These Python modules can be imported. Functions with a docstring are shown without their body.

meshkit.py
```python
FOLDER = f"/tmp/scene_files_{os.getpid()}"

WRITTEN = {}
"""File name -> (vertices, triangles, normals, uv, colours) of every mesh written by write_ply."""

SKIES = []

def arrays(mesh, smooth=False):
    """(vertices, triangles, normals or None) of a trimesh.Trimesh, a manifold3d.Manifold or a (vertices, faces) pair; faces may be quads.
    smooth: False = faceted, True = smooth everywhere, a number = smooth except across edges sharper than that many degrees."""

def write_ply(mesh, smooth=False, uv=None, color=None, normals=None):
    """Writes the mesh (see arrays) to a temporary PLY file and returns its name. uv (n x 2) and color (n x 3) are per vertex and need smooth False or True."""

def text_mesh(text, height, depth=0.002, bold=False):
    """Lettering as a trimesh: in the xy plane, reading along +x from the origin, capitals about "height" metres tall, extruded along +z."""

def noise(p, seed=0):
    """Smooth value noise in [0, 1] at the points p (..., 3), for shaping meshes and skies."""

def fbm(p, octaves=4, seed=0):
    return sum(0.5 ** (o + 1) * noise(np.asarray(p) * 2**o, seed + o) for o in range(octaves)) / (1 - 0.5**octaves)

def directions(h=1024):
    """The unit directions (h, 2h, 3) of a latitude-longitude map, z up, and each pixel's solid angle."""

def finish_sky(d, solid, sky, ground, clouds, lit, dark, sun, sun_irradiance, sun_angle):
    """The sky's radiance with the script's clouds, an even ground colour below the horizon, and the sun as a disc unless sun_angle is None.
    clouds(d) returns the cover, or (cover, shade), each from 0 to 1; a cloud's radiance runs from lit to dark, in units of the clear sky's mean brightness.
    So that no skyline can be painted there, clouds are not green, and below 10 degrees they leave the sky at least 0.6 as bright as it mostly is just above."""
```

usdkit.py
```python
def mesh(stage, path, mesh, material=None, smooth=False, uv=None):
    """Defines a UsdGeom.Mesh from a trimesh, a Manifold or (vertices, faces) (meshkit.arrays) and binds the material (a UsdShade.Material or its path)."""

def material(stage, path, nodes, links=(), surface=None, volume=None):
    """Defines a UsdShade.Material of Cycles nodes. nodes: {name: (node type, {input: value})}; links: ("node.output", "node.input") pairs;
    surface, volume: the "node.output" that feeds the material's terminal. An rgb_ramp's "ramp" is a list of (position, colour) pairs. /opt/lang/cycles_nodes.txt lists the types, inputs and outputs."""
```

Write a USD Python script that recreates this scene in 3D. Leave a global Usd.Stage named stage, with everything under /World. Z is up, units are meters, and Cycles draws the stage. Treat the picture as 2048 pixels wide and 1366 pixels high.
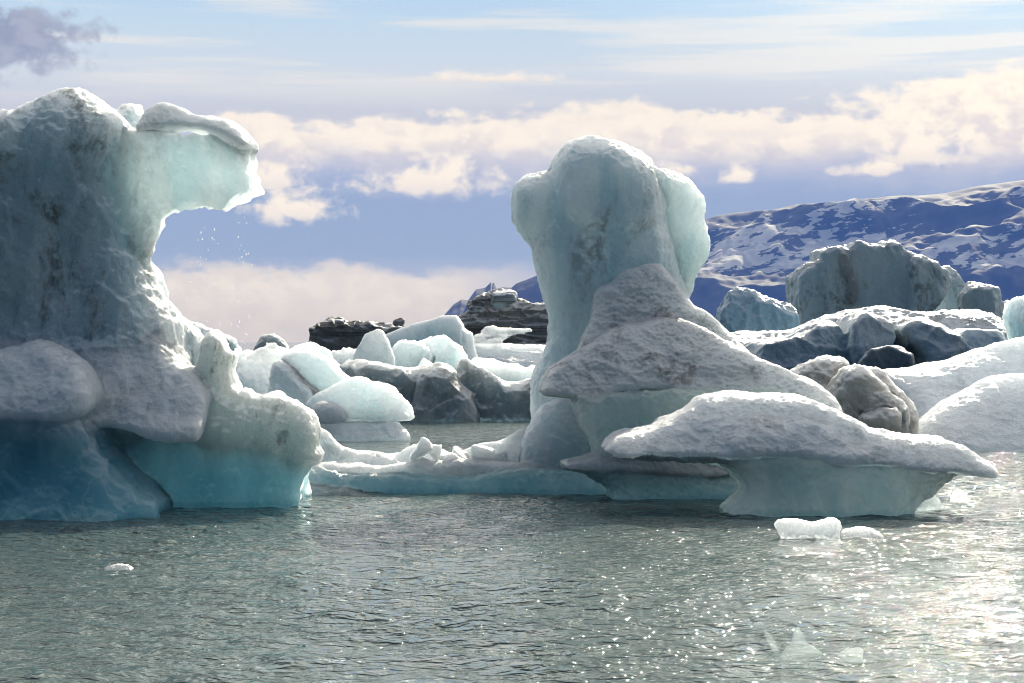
import math
import numpy as np, trimesh, usdkit, meshkit
from scipy import ndimage
from scipy.spatial import cKDTree
from scipy.sparse import coo_matrix
from scipy.sparse.csgraph import connected_components
from pxr import Usd, UsdGeom, UsdLux, UsdShade, Gf, Sdf, Vt

stage = Usd.Stage.CreateInMemory()
UsdGeom.SetStageUpAxis(stage, 'Z'); UsdGeom.SetStageMetersPerUnit(stage, 1.0)
UsdGeom.Xform.Define(stage, '/World'); UsdGeom.Scope.Define(stage, '/World/Looks')

# ------------------------------------------------------------------ camera, sun, sky
CAM_H, F, CX, CY = 3.0, 3822.0, 1024.0, 683.0          # level telephoto view across the lagoon, from a boat
EXPOSURE = 0.5
SUN_AZ, SUN_EL = math.radians(17.5), math.radians(29.0)  # to the right of the view, behind the ice
SUN_I, SKY_S = 1.25, 0.08

cam = UsdGeom.Camera.Define(stage, '/World/camera')
cam.CreateHorizontalApertureAttr(36.0); cam.CreateVerticalApertureAttr(36.0*683/1024)
cam.CreateFocalLengthAttr(36.0*F/2048); cam.CreateClippingRangeAttr(Gf.Vec2f(0.5, 60000))
cam.CreateExposureAttr(EXPOSURE)
cam.AddTranslateOp().Set(Gf.Vec3d(0, 0, CAM_H)); cam.AddRotateXOp().Set(90.0)

sun_dir = np.array([math.sin(SUN_AZ)*math.cos(SUN_EL), math.cos(SUN_AZ)*math.cos(SUN_EL), math.sin(SUN_EL)])
sun = UsdLux.DistantLight.Define(stage, '/World/sun')
sun.CreateIntensityAttr(SUN_I); sun.CreateNormalizeAttr(True); sun.CreateAngleAttr(0.53)
sun.CreateColorAttr(Gf.Vec3f(1.0, 0.95, 0.87))
sun.AddTransformOp().Set(Gf.Matrix4d().SetRotate(Gf.Rotation(Gf.Vec3d(0, 0, 1), Gf.Vec3d(*sun_dir))))


class Graph:
    """Collects Cycles nodes; every method returns the name of an output."""
    def __init__(self): self.n, self.l = {}, []
    def add(self, kind, out, given=None, **links):
        name = f'n{len(self.n)}'
        fixed = dict(given or {})
        for k, v in links.items():
            if isinstance(v, str): self.l.append((v, f'{name}.{k}'))
            elif v is not None: fixed[k] = v
        self.n[name] = (kind, fixed)
        return f'{name}.{out}'
    def m(self, op, a, b=None, c=None, clamp=False):
        return self.add('math', 'value', {'math_type': op, 'use_clamp': clamp}, value1=a, value2=b, value3=c)
    def ss(self, v, a, b, lo=0.0, hi=1.0):
        return self.add('map_range', 'result', {'range_type': 'smoothstep', 'clamp': True, 'from_min': a, 'from_max': b, 'to_min': lo, 'to_max': hi}, value=v)
    def lin(self, v, a, b, lo=0.0, hi=1.0):
        return self.add('map_range', 'result', {'range_type': 'linear', 'clamp': True, 'from_min': a, 'from_max': b, 'to_min': lo, 'to_max': hi}, value=v)
    def mix(self, f, a, b):
        return self.add('mix', 'color', {'mix_type': 'mix', 'use_clamp': False}, fac=f, color1=a, color2=b)
    def noise(self, vec, scale, detail=4.0, rough=0.5, dist=0.0, flat=False, out='fac'):
        g = {'scale': scale, 'detail': detail, 'roughness': rough, 'distortion': dist}
        if flat: g['dimensions'] = '2D'
        return self.add('noise_texture', out, g, vector=vec)
    def map(self, vec, scale=(1, 1, 1), loc=(0, 0, 0), rot=(0, 0, 0)):
        return self.add('mapping', 'vector', {'scale': scale, 'location': loc, 'rotation': rot}, vector=vec)
    def sep(self, v):
        o = self.add('separate_xyz', 'x', vector=v); k = o.split('.')[0]
        return k + '.x', k + '.y', k + '.z'
    def xyz(self, x, y, z): return self.add('combine_xyz', 'vector', x=x, y=y, z=z)
    def make(self, name, surface=None, volume=None):
        return usdkit.material(stage, '/World/Looks/' + name, self.n, self.l, surface=surface, volume=volume)


def build_sky():
    g = Graph()
    d = g.add('texture_coordinate', 'generated')
    x, y, z = g.sep(d)
    az = g.m('multiply', g.m('arctan2', x, y), 57.2958)
    el = g.m('multiply', g.m('arcsine', z), 57.2958)
    clear = g.add('sky_texture', 'color', {'sky_type': 'single_scattering', 'sun_disc': False, 'sun_elevation': SUN_EL, 'sun_rotation': SUN_AZ,
                                           'air_density': 1.0, 'aerosol_density': 0.6, 'ozone_density': 1.5})
    K = 1.0/SKY_S/2**EXPOSURE
    col = lambda r, gg, b: tuple(K*(((c/255+0.055)/1.055)**2.4) for c in (r, gg, b))
    # moist air towards the horizon: lavender blue low down, paler higher up
    t = g.lin(el, 0.0, 20.0)
    veil = g.add('rgb_ramp', 'color', {'ramp': [(0.0, col(208, 198, 190)), (0.085, col(180, 182, 200)), (0.13, col(151, 165, 193)), (0.21, col(148, 162, 193)), (0.27, col(165, 174, 205)),
                 (0.33, col(198, 198, 208)), (0.40, col(208, 216, 228)), (0.47, col(194, 215, 236)), (0.54, col(178, 208, 242)), (0.66, col(205, 222, 240)), (1.0, tuple(1.55*c for c in col(238, 236, 232)))]}, fac=t)
    # air and cloud are brightest around the sun and much darker in the opposite half of the sky
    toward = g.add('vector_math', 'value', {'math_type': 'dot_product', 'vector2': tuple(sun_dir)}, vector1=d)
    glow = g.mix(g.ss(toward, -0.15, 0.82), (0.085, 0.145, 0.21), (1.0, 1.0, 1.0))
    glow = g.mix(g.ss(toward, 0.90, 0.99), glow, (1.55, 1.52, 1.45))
    sky = g.mix(g.m('multiply', g.ss(el, 14.0, 40.0), g.ss(toward, 0.95, 0.45)), veil, clear)
    # coordinates in degrees, stretched along the horizon
    p = g.xyz(az, el, 0.0)
    nA = g.noise(g.map(p, (0.30, 0.75, 1), loc=(3.3, 1.2, 0)), 1.0, 4, 0.56, flat=True)
    nB = g.noise(g.map(p, (1.15, 1.6, 1), loc=(7.7, 2.9, 0)), 1.0, 6, 0.55, 0.15, flat=True)
    nC = g.noise(g.map(p, (0.07, 1.3, 1), loc=(1.1, 5.3, 0), rot=(0, 0, 0.02)), 1.0, 4, 0.55, flat=True)
    cream = col(253, 241, 226)
    # high thin streaks
    streak = g.m('multiply', g.ss(nC, 0.47, 0.66), g.m('multiply', g.ss(el, 6.6, 8.2), g.ss(el, 26, 12)))
    sky = g.mix(g.m('multiply', streak, 0.6), sky, col(240, 234, 228))
    # the long cloud bank: flat base dissolving downwards, broken cumulus top
    top = g.m('add', g.m('add', 7.0, g.m('multiply', g.m('subtract', nA, 0.5), 2.6)), g.m('multiply', g.ss(az, 9.0, 15.0), 1.1))
    top = g.m('subtract', top, g.m('multiply', g.ss(az, -8.0, -11.5), 3.2))
    top = g.m('add', top, g.m('multiply', g.m('subtract', nB, 0.5), 0.8))
    depth = g.m('subtract', top, el)
    soft_el = g.m('add', el, g.m('multiply', g.m('subtract', nA, 0.5), 2.2))
    bank = g.m('multiply', g.ss(depth, 0.0, 0.5), g.ss(soft_el, 4.3, 6.0))
    bank_col = g.mix(g.m('multiply', g.m('multiply', g.ss(depth, 0.15, 1.5), 0.8), g.ss(nB, 0.62, 0.36)), cream, col(216, 207, 208))
    bank_col = g.mix(g.ss(el, 6.0, 5.0), bank_col, col(205, 200, 208))
    sky = g.mix(bank, sky, bank_col)
    # low pale cloud that sits on the horizon
    low = g.m('multiply', g.ss(g.m('add', el, g.m('add', g.m('multiply', g.m('subtract', nA, 0.5), 2.2), g.m('multiply', g.m('subtract', nB, 0.5), 1.1))), 2.4, 1.65), g.ss(az, 2.0, -3.0))
    sky = g.mix(g.m('multiply', low, 0.9), sky, g.mix(g.ss(nB, 0.35, 0.65), g.mix(g.ss(el, 0.2, 1.8), col(212, 201, 192), col(228, 216, 205)), g.mix(g.ss(el, 0.2, 1.8), col(218, 206, 194), col(240, 228, 212))))
    # single fair weather clouds: azimuth, elevation, half width, half height, colour of the underside
    best, where = None, None
    for ca, ce, hw, hh in [(-2.2, 4.95, 3.1, 1.15), (-6.4, 4.1, 1.9, 1.15), (-7.4, 5.0, 1.8, 1.0), (6.8, 4.95, 0.95, 0.5), (12.1, 5.7, 2.1, 1.15), (10.6, 5.15, 1.5, 0.5),
                           (6.9, 6.4, 1.8, 0.7), (15.6, 6.0, 1.1, 1.3), (4.6, 5.0, 1.3, 0.5), (-0.6, 7.9, 2.6, 0.35)]:
        u = g.m('multiply_add', az, 1/hw, -ca/hw); v = g.m('multiply_add', el, 1/hh, -(ce-0.25*hh)/hh)
        vv = g.m('maximum', v, g.m('multiply', v, -2.6))
        r = g.m('subtract', 1.0, g.m('sqrt', g.m('multiply_add', u, u, g.m('multiply', vv, vv))))
        if best is None: best, where = r, v
        else:
            where = g.add('mix_float', 'result', fac=g.m('greater_than', r, best), a=where, b=v)
            best = g.m('maximum', best, r)
    f = g.m('multiply_add', g.m('subtract', nB, 0.5), 2.0, best)
    f = g.m('multiply', g.ss(f, 0.05, 0.85), g.ss(best, -0.5, 0.1))
    sky = g.mix(f, sky, g.mix(g.m('multiply', g.ss(where, 0.35, -0.35), 0.55), cream, col(214, 206, 210)))
    # dark ragged cloud at the upper left
    u = g.m('divide', g.m('add', az, 15.6), 4.2); v = g.m('divide', g.m('subtract', el, 8.75), 1.35)
    r = g.m('sqrt', g.m('add', g.m('multiply', u, u), g.m('multiply', v, v)))
    f = g.ss(g.m('add', g.m('subtract', 1.0, r), g.m('multiply', g.m('subtract', nB, 0.5), 1.3)), 0.1, 0.5)
    sky = g.mix(g.m('multiply', f, 0.95), sky, g.mix(g.ss(nB, 0.35, 0.65), col(146, 150, 166), col(168, 170, 184)))
    # broken cloud over the rest of the sky
    q = g.noise(g.map(d, (1.6, 1.6, 4.5), loc=(3, 0, 0)), 1.0, 3, 0.55)
    over = g.m('multiply', g.ss(g.m('add', q, g.m('multiply', toward, 0.08)), 0.49, 0.62), g.ss(el, 12.0, 20.0))
    sky = g.mix(g.m('multiply', over, g.ss(toward, -0.2, 0.7, 0.35, 0.85)), sky, g.mix(g.ss(q, 0.55, 0.75), tuple(1.4*c for c in col(250, 246, 240)), tuple(1.1*c for c in col(226, 223, 222))))
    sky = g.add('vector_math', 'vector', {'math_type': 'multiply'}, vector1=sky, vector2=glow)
    # a dull sea below the horizon
    sky = g.mix(g.ss(el, -0.05, -0.4), sky, col(120, 130, 135))
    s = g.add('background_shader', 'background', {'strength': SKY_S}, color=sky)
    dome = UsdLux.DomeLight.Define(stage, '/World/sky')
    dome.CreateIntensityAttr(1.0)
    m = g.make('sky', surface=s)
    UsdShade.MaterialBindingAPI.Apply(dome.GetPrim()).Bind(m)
    dome.GetPrim().SetCustomDataByKey('kind', 'structure')


build_sky()

# ------------------------------------------------------------------ helpers: objects
used = {}


def path_of(name, parent='/World'):
    k = used.get((parent, name), 0); used[(parent, name)] = k + 1
    return f'{parent}/{name}' + (f'_{k:03d}' if k else '')


def tag(prim, label=None, cat=None, group=None, kind=None):
    for k, v in (('label', label), ('category', cat), ('group', group), ('kind', kind)):
        if v: prim.SetCustomDataByKey(k, v)


def thing(name, label, cat, loc=(0, 0, 0), group=None):
    p = path_of(name); x = UsdGeom.Xform.Define(stage, p)
    x.AddTranslateOp().Set(Gf.Vec3d(*[float(c) for c in loc]))
    tag(x.GetPrim(), label, cat, group)
    return p


def put(name, mesh, mat, parent='/World', smooth=True):
    return usdkit.mesh(stage, path_of(name, parent), mesh, mat, smooth=smooth).GetPrim()


def W(px, py, D):
    return np.array([(px-CX)*D/F, D, CAM_H-(py-CY)*D/F])


# ------------------------------------------------------------------ helpers: ice shapes
def polygon_distance(pts, X, Z):
    """Signed distance in the plane to a closed outline, negative inside."""
    P = np.asarray(pts, float); Q = np.roll(P, -1, 0)
    best = np.full(X.shape, 1e9); inside = np.zeros(X.shape, bool)
    for (ax, az), (bx, bz) in zip(P, Q):
        ex, ez = bx-ax, bz-az; L = ex*ex+ez*ez
        if L < 1e-12: continue
        t = np.clip(((X-ax)*ex+(Z-az)*ez)/L, 0, 1)
        best = np.minimum(best, (X-ax-t*ex)**2+(Z-az-t*ez)**2)
        if az != bz: inside ^= ((Z < az) != (Z < bz)) & (X < ax+(Z-az)/(bz-az)*ex)
    d = np.sqrt(best)
    return np.where(inside, -d, d)


def rounded(pts, times=2):
    """Chaikin corner cutting, so that an outline bends like ice."""
    P = np.asarray(pts, float)
    for _ in range(times):
        Q = np.roll(P, -1, 0)
        P = np.stack([0.75*P+0.25*Q, 0.25*P+0.75*Q], 1).reshape(-1, 2)
    return P


def surface_nets(f, origin, h):
    s = f < 0
    nx, ny, nz = f.shape
    corners = [(i, j, k) for i in (0, 1) for j in (0, 1) for k in (0, 1)]
    sl = lambda i, n: slice(i, n-1+i)
    cnt = np.zeros((nx-1, ny-1, nz-1), np.uint8)
    for i, j, k in corners: cnt += s[sl(i, nx), sl(j, ny), sl(k, nz)]
    act = np.argwhere((cnt > 0) & (cnt < 8))
    ids = np.full(cnt.shape, -1, np.int32); ids[tuple(act.T)] = np.arange(len(act))
    val = {c: f[act[:, 0]+c[0], act[:, 1]+c[1], act[:, 2]+c[2]] for c in corners}
    acc, n = np.zeros((len(act), 3)), np.zeros(len(act))
    for a in corners:
        for ax in range(3):
            if a[ax]: continue
            b = list(a); b[ax] = 1; b = tuple(b)
            va, vb = val[a], val[b]
            hit = (va < 0) != (vb < 0)
            t = np.where(hit, va/np.where(hit, va-vb, 1), 0)
            pt = np.tile(np.array(a, float), (len(act), 1)); pt[:, ax] = t
            acc[hit] += pt[hit]; n += hit
    v = origin + h*(act + acc/n[:, None])
    faces = []
    for ax in range(3):
        o1, o2 = [(1, 2), (2, 0), (0, 1)][ax]
        A = [slice(None)]*3; B = [slice(None)]*3
        A[ax] = slice(0, -1); B[ax] = slice(1, None)
        e = np.argwhere(s[tuple(A)] != s[tuple(B)])
        e = e[(e[:, o1] > 0) & (e[:, o2] > 0) & (e[:, o1] < f.shape[o1]-1) & (e[:, o2] < f.shape[o2]-1)]
        q = []
        for d1, d2 in ((1, 1), (0, 1), (0, 0), (1, 0)):
            c = e.copy(); c[:, o1] -= d1; c[:, o2] -= d2; q.append(ids[tuple(c.T)])
        q = np.stack(q, 1); flip = ~s[tuple(e.T)]
        q[flip] = q[flip][:, ::-1]
        faces.append(q)
    q = np.vstack(faces); q = q[(q >= 0).all(1)]
    return v, np.vstack([q[:, [0, 1, 2]], q[:, [0, 2, 3]]])


def lobe(pts, D, T, R=None, lean=0.0, slope=0.0, cut=1, turn=0.0, z0=0.0):
    """One mass of ice. pts: outline seen from the front, in pixels of the photograph, brought to distance D; T half its depth at height z0, R radius of its rounded edge,
    lean: how far it leans back per metre of height, slope: how much thinner (half depth) per metre of height, turn: how far its right side recedes per metre."""
    P = np.array([W(x, y, D)[[0, 2]] for x, y in pts])
    return dict(P=rounded(P, cut), D=D, T=T, R=R if R else 0.5*T, lean=lean, slope=slope, turn=turn, c=P.mean(0), z0=z0)


def lobe_distance(l, d2, x, y, z):
    zc = z-l['z0']
    T = np.maximum(l['T']-l['slope']*zc, 0.06); R = np.minimum(l['R'], T)
    a = d2+R; b = np.abs(y-(l['D']+l['lean']*zc+l['turn']*(x-l['c'][0])))-(T-R)
    return np.sqrt(np.maximum(a, 0)**2+np.maximum(b, 0)**2)+np.minimum(np.maximum(a, b), 0)-R


def reach(l):
    P = l['P']; zs = np.array([P[:, 1].min(), P[:, 1].max()])-l['z0']
    T = np.maximum(l['T']-l['slope']*zs, 0.06).max()
    ys = l['D']+(l['lean']*zs)[:, None]+l['turn']*(np.array([P[:, 0].min(), P[:, 0].max()])-l['c'][0])[None, :]
    return np.array([P[:, 0].min(), ys.min()-T, P[:, 1].min()]), np.array([P[:, 0].max(), ys.max()+T, P[:, 1].max()])


def cells(p, size, seed):
    """Distances to the nearest and second nearest of scattered points: melt hollows with sharp ridges between them."""
    rng = np.random.default_rng(seed)
    lo, hi = p.min(0)-size, p.max(0)+size
    q = rng.uniform(lo, hi, (int(np.prod((hi-lo)/size))+8, 3))
    d, _ = cKDTree(q).query(p, k=2)
    return d[:, 0]/size, d[:, 1]/size


def ice_mesh(lobes, h, rough=None, k=0.12, warp=(0.2, 1.2), scallop=(), bumps=(), chops=None, seed=1):
    """Smooth union of lobes on a grid of cell h. warp: (amplitude, wavelength) bends it; chops: (planes, depth) breaks flat faces off each lobe;
    scallop: (amplitude, size, stretch) melt hollows; bumps: (amplitude, wavelength, stretch) displacement of the finished surface."""
    box = [reach(l) for l in lobes]
    mg = warp[0]+0.25+k
    lo = np.min([b[0] for b in box], 0)-mg; hi = np.max([b[1] for b in box], 0)+mg
    lo[2] = max(lo[2], -0.6-2*h)
    n = np.ceil((hi-lo)/h).astype(int)+1
    ax = [(lo[i]+h*np.arange(n[i])).astype(np.float32) for i in range(3)]
    rng = np.random.default_rng(seed)
    st = 3
    sub = [a[::st] for a in ax]
    nz = meshkit.fbm(np.stack(np.meshgrid(*sub, indexing='ij'), -1)/warp[1], 3, seed).astype(np.float32)-0.5
    nz = np.sign(nz)*np.abs(nz)**0.9
    big = 2*warp[0]*ndimage.zoom(nz, [n[i]/nz.shape[i] for i in range(3)], order=1, grid_mode=True, mode='nearest')[:n[0], :n[1], :n[2]]
    out = np.full(tuple(n), 9.0, np.float32)
    for l, (b0, b1) in zip(lobes, box):
        i0 = np.maximum(np.floor((b0-mg-lo)/h).astype(int), 0); i1 = np.minimum(np.ceil((b1+mg-lo)/h).astype(int)+1, n)
        x, y, z = (ax[i][i0[i]:i1[i]] for i in range(3))
        X, Z = np.meshgrid(x, z, indexing='ij')
        d2 = polygon_distance(l['P'], X, Z).astype(np.float32)
        sl_ = tuple(slice(i0[i], i1[i]) for i in range(3))
        s = lobe_distance(l, d2[:, None, :], x[:, None, None], y[None, :, None], z[None, None, :]).astype(np.float32)+big[sl_]
        if chops:
            e = 0.5*(b1-b0); c = 0.5*(b0+b1)
            for _ in range(chops[0]):
                v = rng.normal(size=3)*np.array([1.0, 0.8, 0.8]); v[1] = -abs(v[1]); v[2] = abs(v[2])*1.0-0.15
                v /= np.linalg.norm(v)
                sup = np.sqrt(((v*e)**2).sum())*1.06
                off = v@c+sup-chops[1]*rng.uniform(0.1, 1.0)*e.min()
                pl = (v[0]*x[:, None, None]+v[1]*y[None, :, None]+v[2]*z[None, None, :]-off).astype(np.float32)
                s = np.maximum(s, pl+0.3*big[sl_])
        o = out[sl_]
        hh = np.maximum(k-np.abs(o-s), 0)/k
        out[sl_] = np.minimum(o, s)-hh*hh*k*0.25
    v, f = surface_nets(out, lo, h)
    m = trimesh.Trimesh(v, f, process=False)
    for amp, size, stretch in scallop:
        p = v/np.array(stretch); p = p+0.5*size*(np.stack([meshkit.fbm(p/size/2, 2, seed+31+i) for i in range(3)], 1)-0.5)*2
        f1, f2 = cells(p, size, seed+5)
        e = np.exp(-(f2-f1)/0.22)-0.40+0.25*(f1-0.5)
        if rough is not None:
            D = np.stack([lobe_distance(l, polygon_distance(l['P'], v[:, 0], v[:, 2]), v[:, 0], v[:, 1], v[:, 2]) for l in lobes], 1)
            w = np.exp(-(D-D.min(1, keepdims=True))/(2*h)); e = e*(w@rough)/w.sum(1)
        v = v+np.array(m.vertex_normals)*(amp*e)[:, None]
        m = trimesh.Trimesh(v, f, process=False)
    for amp, wave, stretch in bumps:
        e = meshkit.fbm(v/np.array(stretch)/wave, 3, seed+7)-0.5
        v = v+np.array(m.vertex_normals)*(2*amp*e)[:, None]
        m = trimesh.Trimesh(v, f, process=False)
    return m


# ------------------------------------------------------------------ materials
def ice_material(name, unit=1.0, sss=0.10, thick=0.5, weight=(0.6, 0.4), bands=0.0, dirt_scale=1.0, bump_d=0.03):
    """Ice whose tint, snow, grit and clearness come from the mesh. unit: size of the pattern (larger for far bergs); weight: subsurface share (always, more where clear)."""
    g = Graph()
    P = g.add('geometry', 'position'); N = P.split('.')[0] + '.normal'
    nx, ny, nz = g.sep(N)
    tint = g.add('attribute', 'color', {'attribute': 'ice_tint'})
    snow, grit, clear = (g.add('attribute', 'fac', {'attribute': k}) for k in ('ice_snow', 'ice_grit', 'ice_clear'))
    a = g.noise(P, 0.9/unit, 5, 0.55)
    b = g.noise(g.map(P, (1.5, 1.5, 0.40)), 1.0/unit, 5, 0.55, 0.3)
    c = g.noise(P, 6.0/unit, 5, 0.62)
    deep = g.add('mix', 'color', {'mix_type': 'multiply', 'fac': 1.0, 'color2': (0.70, 0.81, 0.85)}, color1=tint)
    col = g.mix(g.m('multiply', g.ss(b, 0.36, 0.66, 1.0, 0.0), g.m('multiply_add', snow, -0.75, 1.0)), tint, deep)
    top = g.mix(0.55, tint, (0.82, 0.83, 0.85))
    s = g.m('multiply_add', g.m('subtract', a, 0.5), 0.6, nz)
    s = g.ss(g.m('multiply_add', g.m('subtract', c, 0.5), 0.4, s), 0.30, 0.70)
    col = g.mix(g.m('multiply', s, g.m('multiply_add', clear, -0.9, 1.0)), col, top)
    col = g.mix(g.m('multiply', g.ss(c, 0.50, 0.72), g.m('multiply_add', clear, -0.3, 0.32)), col, top)
    e = g.noise(g.map(P, (1.2, 1.2, 0.55), loc=(3.1, 1.7, 5.0)), dirt_scale/unit, 6, 0.68, 0.5)
    f = g.m('multiply', g.ss(e, 0.49, 0.66), g.ss(c, 0.36, 0.60))
    dirt = (0.085, 0.076, 0.066)
    col = g.mix(g.m('multiply', f, grit), col, dirt)
    vein = g.add('voronoi_texture', 'distance', {'feature': 'distance_to_edge', 'scale': 1.1/unit}, vector=g.add('vector_math', 'vector', {'math_type': 'add'}, vector1=P, vector2=g.noise(P, 1.3/unit, 3, 0.6, out='color')))
    col = g.mix(g.m('multiply', g.ss(vein, 0.028, 0.0, 0.0, 0.12), g.m('multiply', clear, g.ss(a, 0.42, 0.60))), col, (0.66, 0.78, 0.80))
    if bands:
        w = g.noise(g.map(P, (0.25, 0.25, 2.4), rot=(0.15, 0.22, 0)), 1.0/unit, 6, 0.6, 0.5)
        col = g.mix(g.m('multiply', g.ss(w, 0.47, 0.60), bands), col, dirt)
    speck = g.noise(P, 26.0/unit, 3, 0.75)
    col = g.mix(g.m('multiply', g.ss(speck, 0.50, 0.68), g.m('multiply', grit, 0.40)), col, (0.20, 0.19, 0.175))
    px_, py_, pz_ = g.sep(P)
    wet = g.ss(g.m('multiply_add', g.m('subtract', c, 0.5), 0.25, pz_), 0.05+0.10*unit, 0.02)
    col = g.add('mix', 'color', {'mix_type': 'multiply', 'color2': (0.62, 0.72, 0.74)}, fac=wet, color1=col)
    clear = g.m('maximum', clear, wet)
    grain = g.m('maximum', snow, g.m('multiply', s, 0.6))
    fine = g.noise(P, 40.0/unit, 4, 0.7); mid = g.noise(P, 11.0/unit, 4, 0.62)
    hgt = g.m('multiply_add', fine, g.m('multiply_add', grain, 0.75, 0.25), g.m('multiply', mid, 1.1))
    hgt = g.m('multiply', hgt, g.m('multiply_add', clear, -0.72, 1.0))
    bump = g.add('bump', 'normal', {'strength': 0.85, 'distance': 1.5*bump_d*unit}, height=hgt)
    o = g.add('principled_bsdf', 'BSDF', {'subsurface_method': 'random_walk', 'subsurface_radius': (0.90, 0.98, 1.0), 'ior': 1.31, 'subsurface_anisotropy': 0.3},
              base_color=col, roughness=g.m('multiply_add', clear, -0.26, 0.48), normal=bump,
              subsurface_weight=g.m('multiply_add', clear, weight[1], weight[0]) if weight[1] else weight[0], subsurface_scale=g.m('multiply_add', clear, thick-sss, sss))
    return g.make(name, surface=o)


def water_material():
    g = Graph()
    P = g.add('geometry', 'position')
    p = g.map(P, (1, 1.25, 1), rot=(0, 0, 0.25))
    n1 = g.noise(p, 1.2, 2, 0.5, 0.4)
    n2 = g.noise(g.map(P, (1, 1.5, 1), rot=(0, 0, -0.3)), 3.8, 2, 0.5, 0.6)
    n3 = g.noise(g.map(P, (1, 1.3, 1), rot=(0, 0, 0.1)), 7.5, 1, 0.5, 0.3)
    n4 = g.noise(P, 34.0, 2, 0.6)
    gust = g.ss(g.noise(g.map(P, (1, 0.6, 1)), 0.14, 3, 0.5), 0.35, 0.65, 0.5, 1.25)
    h = g.m('add', g.m('add', g.m('multiply', n1, 0.075), g.m('multiply', n4, 0.0008)), g.m('add', g.m('multiply', n2, 0.14), g.m('multiply', n3, 0.036)))
    h = g.m('multiply', h, gust)
    b = g.add('bump', 'normal', {'strength': 1.0, 'distance': 1.0}, height=h)
    o = g.add('principled_bsdf', 'BSDF', {'base_color': (0.092, 0.132, 0.126), 'roughness': 0.03, 'ior': 1.333}, normal=b)
    return g.make('lagoon_water', surface=o)


M = {}
M['water'] = water_material()
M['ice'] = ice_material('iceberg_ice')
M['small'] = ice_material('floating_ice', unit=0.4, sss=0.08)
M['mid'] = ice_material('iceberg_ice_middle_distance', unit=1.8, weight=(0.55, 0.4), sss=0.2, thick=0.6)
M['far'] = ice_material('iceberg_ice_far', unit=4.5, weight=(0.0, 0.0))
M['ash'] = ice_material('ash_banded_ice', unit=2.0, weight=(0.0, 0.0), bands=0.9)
# kind of ice: tint, snow, grit, clearness
KIND = {'column': ((0.55, 0.585, 0.60), 0.2, 0.75, 0.15), 'pillar': ((0.66, 0.70, 0.715), 0.15, 0.4, 0.2), 'glow': ((0.54, 0.645, 0.655), 0.0, 0.25, 0.6), 'snow': ((0.68, 0.725, 0.75), 1.0, 0.4, 0.0),
        'greysnow': ((0.59, 0.605, 0.60), 0.9, 0.75, 0.0), 'grit': ((0.54, 0.55, 0.52), 0.5, 1.0, 0.1), 'teal': ((0.21, 0.36, 0.41), 0.0, 0.0, 1.0), 'deep': ((0.11, 0.25, 0.32), 0.0, 0.0, 1.0), 'sea_teal': ((0.145, 0.285, 0.335), 0.0, 0.0, 0.9),
        'green': ((0.50, 0.61, 0.60), 0.0, 0.1, 1.0), 'wedge': ((0.50, 0.58, 0.64), 0.3, 0.2, 0.4), 'white': ((0.70, 0.78, 0.84), 0.6, 0.25, 0.1), 'cyan': ((0.60, 0.74, 0.79), 0.1, 0.1, 0.6), 'grey': ((0.30, 0.32, 0.325), 0.1, 0.6, 0.05),
        'brown': ((0.53, 0.475, 0.425), 0.3, 0.8, 0.0), 'ash': ((0.30, 0.275, 0.25), 0.1, 0.9, 0.0), 'bluegrey': ((0.56, 0.63, 0.66), 0.15, 0.7, 0.2), 'bluefar': ((0.42, 0.60, 0.72), 0.2, 0.8, 0.3)}

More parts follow.
